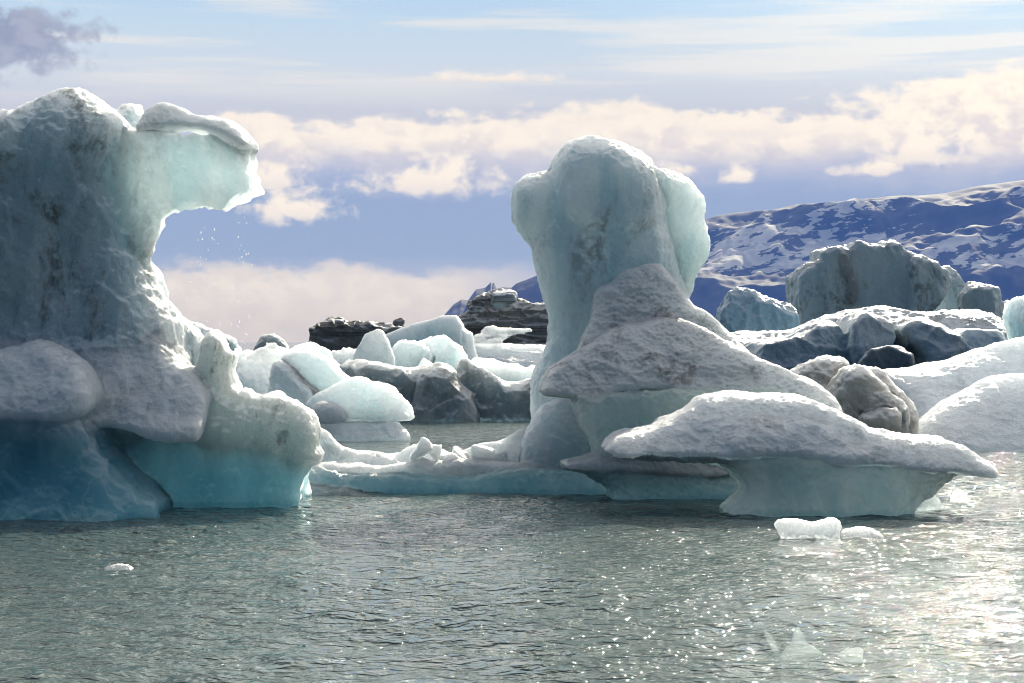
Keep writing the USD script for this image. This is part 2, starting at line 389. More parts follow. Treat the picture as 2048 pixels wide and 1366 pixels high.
# ------------------------------------------------------------------ water
def water():
    def grow(a, b, h, end, q):
        mid = list(np.arange(a, b, h)); v, s = mid[-1], h
        while v < end: s *= q; v += s; mid.append(v)
        return mid
    xs = grow(0, 14, 0.10, 9000, 1.10); xs = np.array([-v for v in xs[:0:-1]]+xs)
    ys = np.array([-60, -30, -15, -6, 0, 5, 9, 12.0]+grow(14, 42, 0.09, 12000, 1.06))
    X, Y = np.meshgrid(xs, ys, indexing='ij')
    rng = np.random.default_rng(4)
    Z = np.zeros_like(X)
    for _ in range(26):
        lam = rng.uniform(0.35, 1.5); ang = rng.normal(0.35, 0.8); kx, ky = np.sin(ang), np.cos(ang)
        Z += 0.0042*lam*np.sin(2*np.pi/lam*(X*kx+Y*ky)+rng.uniform(0, 6.28))
    Z *= 0.6+0.8*meshkit.fbm(np.stack([X, Y, 0*X], -1)/5.0, 2, 3)
    fade = np.clip((60-np.abs(X))/40, 0, 1)*np.clip((110-Y)/60, 0, 1)*np.clip((Y-12)/3, 0, 1)
    Z *= fade
    nx, ny = X.shape
    i, j = np.meshgrid(np.arange(nx-1), np.arange(ny-1), indexing='ij')
    a = (i*ny+j).ravel(); q = np.stack([a, a+ny, a+ny+1, a+1], 1)
    p = put('water', (np.stack([X, Y, Z], -1).reshape(-1, 3), q), M['water'])
    tag(p, 'grey green rippled lagoon water glittering in the sun', 'water', kind='structure')


water()

# ------------------------------------------------------------------ far mountains and the air in front of them
def mountain_material():
    g = Graph()
    P = g.add('geometry', 'position')
    km = g.map(P, (0.001, 0.001, 0.001))
    at = g.add('attribute', 'fac', {'attribute': 'snow_cover'})
    x, y, z = g.sep(km)
    q = g.xyz(g.m('add', x, g.m('multiply', z, -0.9)), y, g.m('multiply', z, 1.5))
    n1 = g.noise(q, 4.2, 7, 0.62, 0.5)
    n2 = g.noise(g.xyz(g.m('add', x, g.m('multiply', z, -1.6)), y, g.m('multiply', z, 2.2)), 14.0, 6, 0.6, 0.6)
    n3 = g.noise(km, 3.0, 5, 0.55)
    m = g.m('add', at, g.m('add', g.m('multiply', g.m('subtract', n1, 0.5), 4.2), g.m('multiply', g.m('subtract', n2, 0.5), 2.4)))
    snow = g.ss(m, 0.48, 0.52)
    rock = g.mix(n3, (0.018, 0.019, 0.026), (0.04, 0.04, 0.048))
    col = g.mix(snow, rock, (0.50, 0.50, 0.52))
    o = g.add('principled_bsdf', 'BSDF', {'roughness': 0.8, 'specular_ior_level': 0.2}, base_color=col)
    return g.make('snow_and_rock', surface=o)


M['mountain'] = mountain_material()


def mountain(name, label, sky_line, Y0, Y1, nx, nz, gully, snow):
    """A range whose crest, at distance Y1, has the photographed skyline; it rises from the shore at Y0."""
    px = np.array([p[0] for p in sky_line], float); py = np.array([p[1] for p in sky_line], float)
    xr = (px-CX)*Y1/F; zr = CAM_H+(CY-py)*Y1/F
    x = np.linspace(xr[0], xr[-1], nx); v = np.linspace(0, 1.25, nz)
    X, V = np.meshgrid(x, v, indexing='ij')
    H = np.interp(X, xr, zr)
    Y = Y0+(Y1-Y0)*V
    prof = np.where(V < 1, 0.30*V+0.70*np.sin(np.clip(V, 0, 1)*np.pi/2)**1.3, 1-(V-1)*0.6)
    pts = np.stack([X/700, Y/700, 0*X], -1)
    rid = 1-2*np.abs(meshkit.fbm(pts, 5, 5)-0.5)
    fine = meshkit.fbm(pts*np.array([5.0, 3.0, 1]), 4, 15)-0.5
    amp = np.clip(V*4, 0, 1)*np.clip(np.abs(1-V)*5, 0, 1)
    Z = H*prof+gully*amp*(rid-0.75)*H/500+0.35*gully*amp*fine
    Z = np.where(V <= 0.001, -5, Z)
    cover = snow(X, V, Z, rid, fine, H)
    a, b = np.meshgrid(np.arange(nx-1), np.arange(nz-1), indexing='ij')
    i = (a*nz+b).ravel()
    p = put(name, (np.stack([X, Y, Z], -1).reshape(-1, 3), np.stack([i, i+nz, i+nz+1, i+1], 1)), M['mountain'])
    UsdGeom.PrimvarsAPI(p).CreatePrimvar('snow_cover', Sdf.ValueTypeNames.FloatArray, 'vertex').Set(Vt.FloatArray.FromNumpy(cover.astype(np.float32).ravel()))
    tag(p, label, 'mountain', kind='structure')


def cover_main(X, V, Z, rid, fine, H):
    hgt = Z/600.0
    c = -0.55+0.95*np.clip((hgt-0.20)/0.35, 0, 1)
    c = c-1.1*np.clip((V-0.84)/0.05, 0, 1)     # bare cliff band below the plateau
    c += 1.1*(0.72-rid)+0.5*fine
    return c


mountain('snowy_mountain', 'broad blue mountain streaked with snow patches at the right', [(900, 700), (1000, 640), (1100, 590), (1200, 530), (1300, 480), (1400, 444), (1434, 434), (1494, 426), (1535, 422), (1589, 409), (1669, 404), (1737, 399), (1804, 394), (1888, 387), (1956, 372), (2048, 360), (2300, 330),
         (2700, 320), (3300, 350)], 7400.0, 9000.0, 720, 240, 150.0, cover_main)
mountain('jagged_ridge', 'dark blue jagged ridge left of the pillar iceberg', [(870, 690), (880, 645), (887, 632), (908, 608), (923, 599), (937, 600), (945, 588), (952, 579), (971, 575), (976, 570), (982, 564), (985, 567), (988, 564), (993, 577), (1008, 574), (1023, 575), (1034, 566), (1056, 558), (1085, 546), (1120, 540), (1170, 560), (1230, 600), (1300, 680)],
         7150.0, 7600.0, 400, 90, 90.0, lambda X, V, Z, rid, fine, H: -3.0+0*X+0.35*fine)


def haze():
    g = Graph()
    o = g.add('principled_volume', 'volume', {'color': (0.11, 0.28, 1.0), 'density': 0.000040, 'anisotropy': 0.0, 'absorption_color': (1, 1, 1)})
    m = g.make('haze', volume=o)
    b = trimesh.creation.box(bounds=[[-9500, -400, -2], [9500, 10500, 1150]])
    p = put('haze', b, m, smooth=False)
    tag(p, 'thin bluish air over the lagoon', 'haze', kind='stuff')


haze()

# ------------------------------------------------------------------ the icebergs
def berg(name, label, cat, parts, h, mat='ice', group=None, **opt):
    """parts: (part name, kind of ice, lobes, optional label). All lobes melt into one mass, which is then parted where one kind of ice gives way to the next."""
    blend = opt.pop('blend', 0.05)
    lobes = [l for p in parts for l in p[2]]; owner = np.array([i for i, p in enumerate(parts) for l in p[2]])
    rough = np.array([1-0.75*KIND[parts[i][1]][1]-0.3*KIND[parts[i][1]][3] for i in owner])
    m = ice_mesh(lobes, h, rough if len(parts) > 1 else None, **opt)
    v, f = np.array(m.vertices), np.array(m.faces)
    nv = np.array(m.vertex_normals)
    D = np.stack([lobe_distance(l, polygon_distance(l['P'], v[:, 0], v[:, 2]), v[:, 0], v[:, 1], v[:, 2]) for l in lobes], 1)
    unit = h/0.04
    D = D+0.10*unit*(np.stack([meshkit.fbm(v/(0.5*unit), 3, 90+i) for i in range(len(lobes))], 1)-0.5)
    w = np.exp(-(D-D.min(1, keepdims=True))/(blend*unit)); w /= w.sum(1, keepdims=True)
    K = np.array([[*KIND[p[1]][0], *KIND[p[1]][1:]] for p in parts])
    att = w@K[owner]
    base = np.array([lobes[0]['c'][0], lobes[0]['D'], 0.0])
    t = thing(name, label, cat, base, group)
    own = owner[D.argmin(1)]
    face_own = np.median(own[f], axis=1).astype(int)
    adj = m.face_adjacency
    for _ in range(6):                                   # specks of one part inside another go to the part around them
        same = face_own[adj[:, 0]] == face_own[adj[:, 1]]
        n_, lab = connected_components(coo_matrix((np.ones(same.sum()), adj[same].T), shape=(len(f), len(f))), directed=False)
        size = np.bincount(lab, minlength=n_)
        biggest = np.zeros(len(parts)); np.maximum.at(biggest, face_own, size[lab])
        small = size[lab] < 0.12*biggest[face_own]
        e = adj[~same]; e = np.vstack([e, e[:, ::-1]]); e = e[small[e[:, 0]]]
        if not len(e): break
        to = {}
        for a_, b_ in zip(lab[e[:, 0]], face_own[e[:, 1]]): to[a_] = b_
        for a_, b_ in to.items(): face_own[lab == a_] = b_
    pieces = []
    for i, p in enumerate(parts):
        mine = np.flatnonzero(face_own == i)
        if not len(mine): print('empty part', name, p[0]); continue
        pieces += [(p, mine[lab[mine] == c]) for c in np.unique(lab[mine])] if len(parts) > 1 and p[0] != 'ice_rubble' else [(p, mine)]
    for p, mine in pieces:
        ff = f[mine]
        ids, inv = np.unique(ff, return_inverse=True)
        pm = UsdGeom.Mesh.Define(stage, path_of(p[0], t))
        pm.CreatePointsAttr(Vt.Vec3fArray.FromNumpy((v[ids]-base).astype(np.float32)))
        pm.CreateFaceVertexCountsAttr(Vt.IntArray.FromNumpy(np.full(len(ff), 3, np.int32)))
        pm.CreateFaceVertexIndicesAttr(Vt.IntArray.FromNumpy(inv.reshape(-1).astype(np.int32)))
        pm.CreateSubdivisionSchemeAttr('none')
        pm.CreateNormalsAttr(Vt.Vec3fArray.FromNumpy(nv[ids].astype(np.float32))); pm.SetNormalsInterpolation('vertex')
        api = UsdGeom.PrimvarsAPI(pm)
        api.CreatePrimvar('ice_tint', Sdf.ValueTypeNames.Color3fArray, 'vertex').Set(Vt.Vec3fArray.FromNumpy(att[ids, :3].astype(np.float32)))
        for j, k in enumerate(('ice_snow', 'ice_grit', 'ice_clear')):
            api.CreatePrimvar(k, Sdf.ValueTypeNames.FloatArray, 'vertex').Set(Vt.FloatArray.FromNumpy(att[ids, 3+j].astype(np.float32)))
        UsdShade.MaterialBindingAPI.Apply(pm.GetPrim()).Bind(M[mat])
        if len(p) > 3: tag(pm.GetPrim(), p[3])
    return t


ONE = (1, 1, 1)
# A: the tall sculpted berg at the left
berg('sculpted_iceberg', 'tall blue grey iceberg at the left with an overhanging wing and teal foot', 'iceberg', [
    ('column', 'column', [lobe([(-160, 235), (0, 224), (73, 209), (106, 194), (157, 186), (198, 201), (238, 220), (262, 240), (275, 262), (262, 320), (262, 400), (270, 470), (282, 500), (293, 520), (306, 545), (318, 572),
                      (330, 602), (352, 632), (372, 668), (390, 740), (400, 900), (-160, 900)], 36.2, 1.5, 0.8, slope=0.04),
                lobe([(60, 560), (180, 520), (280, 520), (305, 556), (330, 610), (360, 660), (392, 745), (400, 900), (0, 900)], 35.8, 1.6, 0.9, slope=0.2, z0=1.0),
                lobe([(238, 214), (256, 207), (290, 210), (300, 300), (230, 300)], 37.0, 0.5, 0.3)]),
    ('overhang', 'glow', [lobe([(236, 262), (311, 266), (388, 268), (439, 273), (476, 284), (501, 298), (507, 326), (504, 340), (514, 355), (512, 366), (525, 384), (490, 395), (468, 403), (446, 421), (421, 419), (403, 408), (377, 414), (348, 424), (322, 443), (307, 468),
                        (292, 500), (270, 520), (235, 470)], 36.0, 0.50, 0.15, turn=0.12, cut=0)], 'thin translucent cyan ice wing'),
    ('snow_cap', 'snow', [lobe([(284, 264), (284, 236), (293, 212), (322, 197), (351, 199), (395, 220), (439, 238), (472, 256), (498, 282), (503, 298), (476, 285), (439, 275), (388, 270), (311, 270)], 36.0, 0.85, 0.2, slope=0.55, z0=6.9, lean=0.15)]),
    ('snow_skirt', 'snow', [lobe([(-160, 640), (0, 640), (60, 600), (120, 570), (180, 555), (230, 570), (290, 610), (330, 655), (360, 720), (380, 800), (-160, 800)], 34.9, 1.1, 0.5, slope=0.5, z0=2.0, lean=0.45)]),
    ('snow_bank', 'snow', [lobe([(360, 640), (388, 655), (410, 677), (430, 700), (430, 800), (350, 800)], 36.6, 0.6, 0.3)]),
    ('snow_lobe', 'snow', [lobe([(-160, 720), (0, 699), (55, 688), (95, 691), (135, 713), (172, 743), (190, 772), (190, 801), (179, 825), (139, 849), (60, 842), (0, 836), (-160, 830)], 33.3, 0.85, 0.25, lean=0.4, slope=0.5, z0=1.75)]),
    ('snow_lobe', 'snow', [lobe([(30, 720), (66, 684), (99, 668), (146, 671), (172, 640), (205, 631), (238, 629), (304, 638), (313, 666), (330, 712), (359, 728), (395, 746), (410, 765), (428, 790), (421, 820), (414, 845), (397, 876), (300, 866), (194, 852), (30, 850)],
                        34.45, 1.05, 0.2, lean=0.4, slope=0.45, z0=1.5)]),
    ('ice_spire', 'grit', [lobe([(380, 760), (390, 724), (403, 688), (414, 664), (439, 671), (454, 695), (476, 706), (465, 732), (472, 765), (479, 779), (490, 774), (516, 790), (545, 785), (571, 798), (600, 820), (619, 834), (630, 864), (622, 896), (637, 907), (630, 918),
                         (549, 897), (509, 893), (483, 888), (439, 898), (399, 890), (370, 840)], 34.9, 0.40, 0.15, lean=0.1, z0=1.2)], 'thin backlit slab of gritty ice'),
    ('teal_foot', 'sea_teal', [lobe([(190, 815), (300, 825), (400, 845), (480, 858), (560, 872), (622, 905), (612, 930), (601, 950), (602, 985), (600, 1030), (160, 1030)], 35.8, 1.25, 0.3),
                   lobe([(470, 955), (520, 935), (590, 920), (600, 950), (601, 1020), (530, 1020), (500, 985)], 35.2, 0.4, 0.2)], 'smooth clear teal ice below the snow line'),
    ('blue_foot', 'deep', [lobe([(-160, 785), (0, 795), (110, 805), (180, 822), (215, 860), (240, 915), (290, 965), (345, 1010), (300, 1055), (-160, 1075)], 33.9, 1.55, 0.4, slope=0.12),
                           lobe([(-160, 985), (0, 985), (90, 992), (180, 1005), (252, 1019), (250, 1060), (-160, 1070)], 32.9, 0.7, 0.2, slope=1.0)]),
], 0.04, k=0.20, warp=(0.20, 1.2), scallop=((0.09, 0.55, (1, 1, 1.6)), (0.03, 0.2, ONE)), bumps=((0.05, 0.4, (0.7, 0.7, 2.2)), (0.022, 0.08, ONE)), seed=3, blend=0.16)

def rubble():
    rng = np.random.default_rng(8)
    out = []
    spots = [(837, 900, 34), (878, 902, 22), (930, 908, 26), (905, 918, 20), (860, 925, 22), (800, 922, 18), (965, 905, 20), (1000, 915, 18), (760, 918, 16), (700, 910, 18), (880, 935, 22), (940, 932, 22)]
    for x, y, r in spots:
        a = np.sort(rng.uniform(0, 6.283, 6)); q = rng.uniform(0.75, 1.25, 6)*r
        out.append(lobe([(x+q[i]*math.cos(a[i]), y+0.8*q[i]*math.sin(a[i])) for i in range(6)], 38.7+rng.uniform(-0.35, 0.3), 0.01*r, 0.03, cut=0, slope=0.2, z0=0.8, turn=rng.uniform(-0.4, 0.4)))
    return out


# B: the pillar and the low bridge of ice that runs from it to the left
berg('pillar_iceberg', 'tall pale pillar shaped iceberg with a bulging head, standing on a low teal shelf', 'iceberg', [
    ('pillar', 'pillar', [lobe([(1040, 960), (1060, 860), (1064, 836), (1069, 798), (1069, 761), (1077, 735), (1090, 709), (1099, 672), (1101, 635), (1093, 595), (1084, 562), (1077, 522), (1068, 493), (1090, 420), (1103, 345), (1106, 328), (1123, 306),
                      (1145, 291), (1178, 282), (1207, 286), (1244, 299), (1273, 313), (1295, 332), (1308, 360), (1330, 420), (1345, 500), (1360, 560), (1374, 600), (1385, 700), (1400, 960)], 40.6, 1.3, 0.7),
                lobe([(1068, 493), (1050, 462), (1035, 434), (1028, 408), (1026, 383), (1035, 364), (1050, 354), (1075, 350), (1110, 343), (1140, 380), (1140, 520), (1080, 530)], 40.4, 0.8, 0.4),
                lobe([(1123, 306), (1145, 291), (1178, 282), (1207, 286), (1244, 299), (1273, 313), (1295, 332), (1310, 362), (1325, 420), (1310, 470), (1200, 470), (1120, 440), (1108, 380), (1106, 328)], 40.2, 1.2, 0.5, slope=0.15, z0=5.3)]),
    ('ice_wing', 'glow', [lobe([(1290, 352), (1317, 346), (1342, 355), (1368, 366), (1390, 386), (1403, 401), (1407, 434), (1414, 460), (1418, 493), (1412, 515), (1394, 533), (1383, 555), (1374, 580), (1350, 620), (1300, 500)], 41.0, 0.7, 0.3, turn=0.5)], 'translucent cyan ice on the right of the head'),
    ('ice_wedge', 'wedge', [lobe([(1042, 889), (1055, 852), (1069, 836), (1109, 802), (1150, 795), (1160, 836), (1177, 869), (1188, 900), (1186, 960), (1049, 960)], 38.9, 0.9, 0.3, slope=0.45)], 'smooth blue grey wedge of ice in front of the pillar'),
    ('rubble_ridge', 'snow', [lobe([(629, 857), (659, 866), (681, 887), (711, 898), (759, 906), (793, 913), (812, 905), (837, 894), (858, 908), (878, 897), (900, 910), (930, 904), (971, 886), (1015, 866), (1045, 851), (1070, 870), (1080, 960), (600, 960), (605, 870)], 39.4, 0.7, 0.3, slope=0.5),
                      lobe([(640, 925), (740, 930), (830, 918), (870, 926), (930, 915), (1000, 925), (1100, 938), (1100, 960), (620, 960)], 38.4, 0.4, 0.2)]),
    ('ice_rubble', 'snow', rubble()),
    ('wet_ledge', 'glow', [lobe([(585, 950), (600, 948), (624, 971), (660, 970), (700, 981), (752, 990), (760, 1010), (585, 1010)], 37.9, 0.5, 0.12, slope=1.2)], 'low wet ledge awash'),
    ('teal_shelf', 'teal', [lobe([(590, 932), (630, 930), (720, 940), (860, 942), (1000, 940), (1116, 938), (1214, 955), (1225, 990), (1220, 1010), (590, 1010)], 39.0, 1.3, 0.25)], 'low teal ice shelf along the water'),
], 0.04, k=0.08, warp=(0.14, 1.1), scallop=((0.07, 0.6, (1, 1, 2.0)), (0.03, 0.2, ONE)), bumps=((0.04, 0.4, (0.8, 0.8, 2.5)), (0.02, 0.08, ONE)), seed=21)

# C: the berg with the snow cone and the canopy
berg('canopy_iceberg', 'grey white iceberg with a snow cone above a wide canopy undercut on its left', 'iceberg', [
    ('snow_cone', 'greysnow', [lobe([(1140, 800), (1156, 709), (1178, 646), (1185, 599), (1196, 580), (1207, 572), (1218, 571), (1236, 551), (1262, 533), (1291, 523), (1320, 522), (1331, 529), (1346, 555), (1364, 577), (1386, 602), (1412, 621), (1438, 643), (1460, 668), (1500, 720), (1520, 800)],
                        38.5, 0.6, 0.15, slope=0.32, z0=3.0, lean=0.3)]),
    ('canopy', 'greysnow', [lobe([(1078, 785), (1082, 768), (1096, 745), (1116, 731), (1150, 714), (1173, 699), (1197, 674), (1230, 655), (1271, 647), (1301, 637), (1328, 630), (1355, 632), (1382, 642), (1426, 657), (1449, 677), (1483, 701), (1513, 718), (1561, 735), (1600, 754), (1625, 767), (1648, 783), (1671, 825),
                      (1680, 870), (1560, 800), (1300, 775), (1220, 782), (1193, 804), (1163, 798), (1123, 792)], 37.5, 0.95, 0.15, slope=0.42, z0=2.0, lean=0.36)]),
    ('stem', 'green', [lobe([(1150, 780), (1151, 809), (1156, 836), (1173, 862), (1187, 889), (1188, 915), (1180, 960), (1670, 960), (1668, 780)], 37.4, 1.1, 0.25)], 'smooth pale teal ice under the canopy'),
    ('snow_crust', 'snow', [lobe([(1121, 927), (1146, 919), (1180, 910), (1240, 902), (1320, 908), (1400, 922), (1462, 944), (1400, 950), (1240, 936), (1160, 938)], 37.0, 0.8, 0.10, lean=0.5, z0=0.7)]),
    ('foot', 'teal', [lobe([(1121, 930), (1146, 924), (1180, 918), (1240, 912), (1320, 920), (1400, 932), (1466, 949), (1486, 974), (1483, 987), (1466, 1003), (1440, 1020), (1235, 1020), (1209, 994), (1214, 977), (1197, 964), (1163, 945)], 37.0, 0.75, 0.25)]),
], 0.031, k=0.10, warp=(0.12, 0.9), scallop=((0.07, 0.45, ONE), (0.03, 0.18, ONE)), bumps=((0.03, 0.3, ONE), (0.022, 0.07, ONE)), seed=31, blend=0.10)

# D: the mushroom at the right
berg('mushroom_iceberg', 'low mushroom shaped iceberg with a long snow cap on a pale green stem', 'iceberg', [
    ('snow_cap', 'snow', [lobe([(1204, 899), (1220, 879), (1247, 868), (1271, 859), (1298, 857), (1332, 839), (1365, 829), (1392, 809), (1412, 793), (1439, 791), (1529, 794), (1625, 796), (1638, 806), (1674, 828), (1712, 841), (1748, 860), (1780, 867), (1848, 876), (1877, 874), (1902, 886), (1935, 908), (1962, 931),
                        (1958, 946), (1935, 944), (1902, 938), (1787, 928), (1674, 918), (1529, 908), (1433, 906), (1298, 902)], 34.1, 1.15, 0.12, slope=0.55, z0=1.05, lean=0.5),
                  lobe([(1455, 900), (1468, 862), (1490, 832), (1520, 826), (1560, 834), (1590, 826), (1640, 842), (1700, 875), (1740, 905), (1720, 920), (1470, 906)], 33.45, 0.55, 0.15, slope=0.5, z0=1.1, lean=0.45)]),
    ('rim_ice', 'glow', [lobe([(1207, 900), (1298, 904), (1433, 907), (1529, 909), (1440, 921), (1298, 911)], 33.9, 0.85, 0.06)], 'thin glassy underside of the cap'),
    ('stem', 'green', [lobe([(1420, 906), (1440, 917), (1458, 931), (1484, 957), (1490, 980), (1477, 999), (1446, 1018), (1440, 1050), (1815, 1050), (1809, 999), (1857, 976), (1867, 963), (1893, 941), (1900, 930), (1700, 915)], 34.0, 1.08, 0.3),
              lobe([(1609, 985), (1625, 955), (1680, 940), (1760, 940), (1815, 960), (1812, 1000), (1800, 1050), (1660, 1050), (1620, 1020)], 33.3, 0.6, 0.3)], 'smooth pale green ice'),
    ('foot', 'glow', [lobe([(1806, 1030), (1812, 999), (1851, 987), (1870, 996), (1880, 1012), (1878, 1030)], 34.2, 0.25, 0.15)]),
], 0.030, k=0.08, warp=(0.11, 0.8), scallop=((0.06, 0.40, ONE), (0.025, 0.16, ONE)), bumps=((0.03, 0.3, ONE), (0.022, 0.07, ONE)), seed=41, blend=0.07)

MID = dict(k=0.25, warp=(0.18, 1.4), scallop=((0.14, 0.7, ONE), (0.05, 0.25, ONE)), bumps=((0.04, 0.14, ONE),))
FAR = dict(k=0.4, warp=(0.5, 4.0), scallop=((0.35, 3.0, ONE), (0.15, 1.0, ONE)), bumps=((0.10, 0.6, ONE),))
berg('boulder_iceberg', 'rounded brown grey iceberg of three smooth ridges behind the mushroom iceberg', 'iceberg', [
    ('back_ridge', 'brown', [lobe([(1570, 760), (1580, 741), (1606, 722), (1638, 709), (1674, 707), (1696, 717), (1712, 740), (1700, 800), (1700, 920), (1560, 920)], 53.5, 1.4, 0.5, slope=0.35, lean=0.1)]),
    ('right_ridge', 'brown', [lobe([(1690, 760), (1716, 730), (1741, 735), (1764, 740), (1780, 767), (1815, 806), (1827, 822), (1822, 880), (1820, 925), (1690, 925)], 53.0, 1.1, 0.4, slope=0.2)]),
    ('front_ridge', 'brown', [lobe([(1654, 782), (1677, 754), (1687, 735), (1716, 727), (1741, 741), (1770, 770), (1803, 806), (1812, 831), (1806, 857), (1787, 930), (1660, 930), (1655, 830)], 52.0, 1.2, 0.4, slope=0.25)]),
    ('knob', 'brown', [lobe([(1716, 838), (1735, 827), (1770, 815), (1799, 820), (1804, 850), (1780, 880), (1720, 880)], 50.9, 0.4, 0.3)]),
], 0.06, k=0.06, warp=(0.16, 1.1), scallop=((0.09, 0.6, ONE), (0.04, 0.22, ONE)), bumps=((0.04, 0.14, ONE),), seed=51)
berg('snowy_iceberg', 'large white iceberg with two smooth snow slopes at the right edge behind the mushroom iceberg', 'iceberg', [
    ('back_slope', 'white', [lobe([(1770, 755), (1787, 743), (1828, 743), (1864, 732), (1902, 728), (1948, 706), (2048, 680), (2250, 640), (2250, 960), (1830, 960), (1828, 873), (1810, 800)], 57.0, 2.6, 0.6, slope=0.75, lean=0.6)]),
    ('front_slope', 'white', [lobe([(1818, 925), (1827, 876), (1851, 844), (1883, 815), (1931, 783), (1989, 757), (2038, 750), (2250, 745), (2250, 930), (1818, 930)], 54.0, 1.9, 0.5, slope=0.8, lean=0.6)]),
], 0.065, mat='mid', k=0.08, warp=(0.16, 1.6), scallop=((0.05, 0.7, (1.5, 1, 1)),), bumps=((0.03, 0.14, ONE),), seed=55)
berg('edge_iceberg', 'pale cyan iceberg just entering the frame at the right edge', 'iceberg', [
    ('ice_face', 'cyan', [lobe([(2028, 640), (2028, 622), (2032, 604), (2045, 594), (2080, 590), (2200, 600), (2200, 720), (2040, 720), (2034, 660)], 120.0, 3.0, 0.6)])], 0.14, mat='mid', seed=57, chops=(4, 0.4), **MID)
berg('faceted_iceberg', 'long blue grey iceberg with scalloped hollow faces and a snow top, below the distant block', 'iceberg', [
    ('snow_top', 'bluegrey', [lobe([(1440, 690), (1461, 670), (1582, 667), (1653, 640), (1696, 626), (1764, 616), (1811, 613), (1848, 626), (1952, 623), (1976, 621), (2006, 633), (2045, 657), (2120, 690), (2120, 750), (1440, 750)], 214.0, 9.0, 2.0, slope=0.8, lean=0.8)]),
    ('hollow_face', 'bluegrey', [lobe([(1480, 712), (1491, 692), (1540, 680), (1568, 680), (1609, 653), (1656, 643), (1673, 657), (1678, 704), (1676, 745), (1480, 745)], 204.5, 8.0, 0.6, slope=0.35, lean=0.15)]),
    ('hollow_face', 'bluegrey', [lobe([(1676, 660), (1703, 630), (1743, 633), (1770, 650), (1784, 677), (1774, 700), (1760, 745), (1678, 745)], 203.5, 8.0, 0.6, slope=0.3, turn=0.3)]),
    ('hollow_face', 'bluegrey', [lobe([(1777, 655), (1824, 636), (1861, 643), (1888, 663), (1905, 690), (1890, 745), (1826, 745), (1824, 704), (1790, 676)], 203.5, 8.0, 0.6, slope=0.3, turn=-0.25)]),
    ('cyan_face', 'cyan', [lobe([(1895, 663), (1973, 660), (2006, 677), (1985, 700), (1939, 745), (1915, 745)], 202.0, 7.0, 0.6, slope=0.6)], 'bright cyan broken face'),
    ('dirty_ledge', 'grey', [lobe([(1715, 748), (1722, 724), (1747, 697), (1804, 696), (1824, 714), (1828, 748)], 193.0, 1.8, 0.6)]),
], 0.24, mat='far', chops=(4, 0.35), k=0.4, warp=(0.40, 4.0), scallop=((0.4, 4.0, ONE), (0.12, 1.0, ONE)), bumps=((0.08, 0.6, ONE),), seed=61)
berg('peaked_iceberg', 'small pale blue peaked iceberg with dark ash lines left of the distant block', 'iceberg', [
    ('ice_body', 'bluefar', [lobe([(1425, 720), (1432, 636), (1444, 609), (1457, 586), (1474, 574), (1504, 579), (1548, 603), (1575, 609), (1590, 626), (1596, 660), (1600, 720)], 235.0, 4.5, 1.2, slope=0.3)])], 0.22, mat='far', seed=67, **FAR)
berg('block_iceberg', 'broad grey block shaped iceberg with a jagged top and a dark vertical crack', 'iceberg', [
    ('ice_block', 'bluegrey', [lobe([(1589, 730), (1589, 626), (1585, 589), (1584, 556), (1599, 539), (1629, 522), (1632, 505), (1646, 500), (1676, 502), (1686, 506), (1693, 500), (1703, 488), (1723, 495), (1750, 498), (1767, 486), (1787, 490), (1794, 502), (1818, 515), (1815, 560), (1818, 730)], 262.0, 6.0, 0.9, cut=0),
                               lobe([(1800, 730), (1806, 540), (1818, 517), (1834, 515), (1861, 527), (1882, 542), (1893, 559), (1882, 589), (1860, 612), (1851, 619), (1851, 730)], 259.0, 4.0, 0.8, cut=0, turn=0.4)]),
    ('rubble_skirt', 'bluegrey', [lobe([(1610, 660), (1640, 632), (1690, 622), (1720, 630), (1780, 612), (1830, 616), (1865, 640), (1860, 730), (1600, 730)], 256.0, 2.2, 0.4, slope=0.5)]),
    ('crack', 'ash', [lobe([(1680, 510), (1692, 505), (1698, 540), (1712, 575), (1708, 600), (1692, 605), (1694, 570), (1682, 545)], 255.9, 0.5, 0.1, cut=0)], 'dark ash filled crack'),
], 0.28, mat='far', k=0.3, warp=(0.3, 4.0), scallop=((0.5, 4.0, (1, 1, 2)), (0.25, 1.2, ONE)), bumps=((0.12, 0.7, ONE),), seed=68)
for lab, kind, D, T, pts in [
    ('grey brown ice boulder leaning against the right side of the distant block', 'bluegrey', 268.0, 3.5, [(1868, 700), (1872, 600), (1878, 538), (1898, 532), (1919, 552), (1932, 576), (1936, 620), (1940, 700)]),
    ('knobbly pale grey ice boulder with a notched top right of the distant block', 'bluegrey', 258.0, 3.0, [(1920, 700), (1925, 579), (1939, 564), (1959, 559), (1972, 566), (1986, 562), (1993, 589), (2006, 623), (2008, 700)]),
    ('dark grey low ice boulder furthest right under the snowy mountain', 'grey', 262.0, 3.0, [(1985, 700), (1993, 597), (2013, 593), (2033, 606), (2050, 625), (2055, 700)])]:
    berg('ice_boulder', lab, 'iceberg', [('ice_body', kind, [lobe(pts, D, T, 0.8, cut=0)])], 0.26, mat='far', chops=(5, 0.5), seed=int(pts[1][0]), k=0.4, warp=(0.4, 3.0), scallop=((0.25, 2.0, ONE),), bumps=((0.12, 0.7, ONE),))
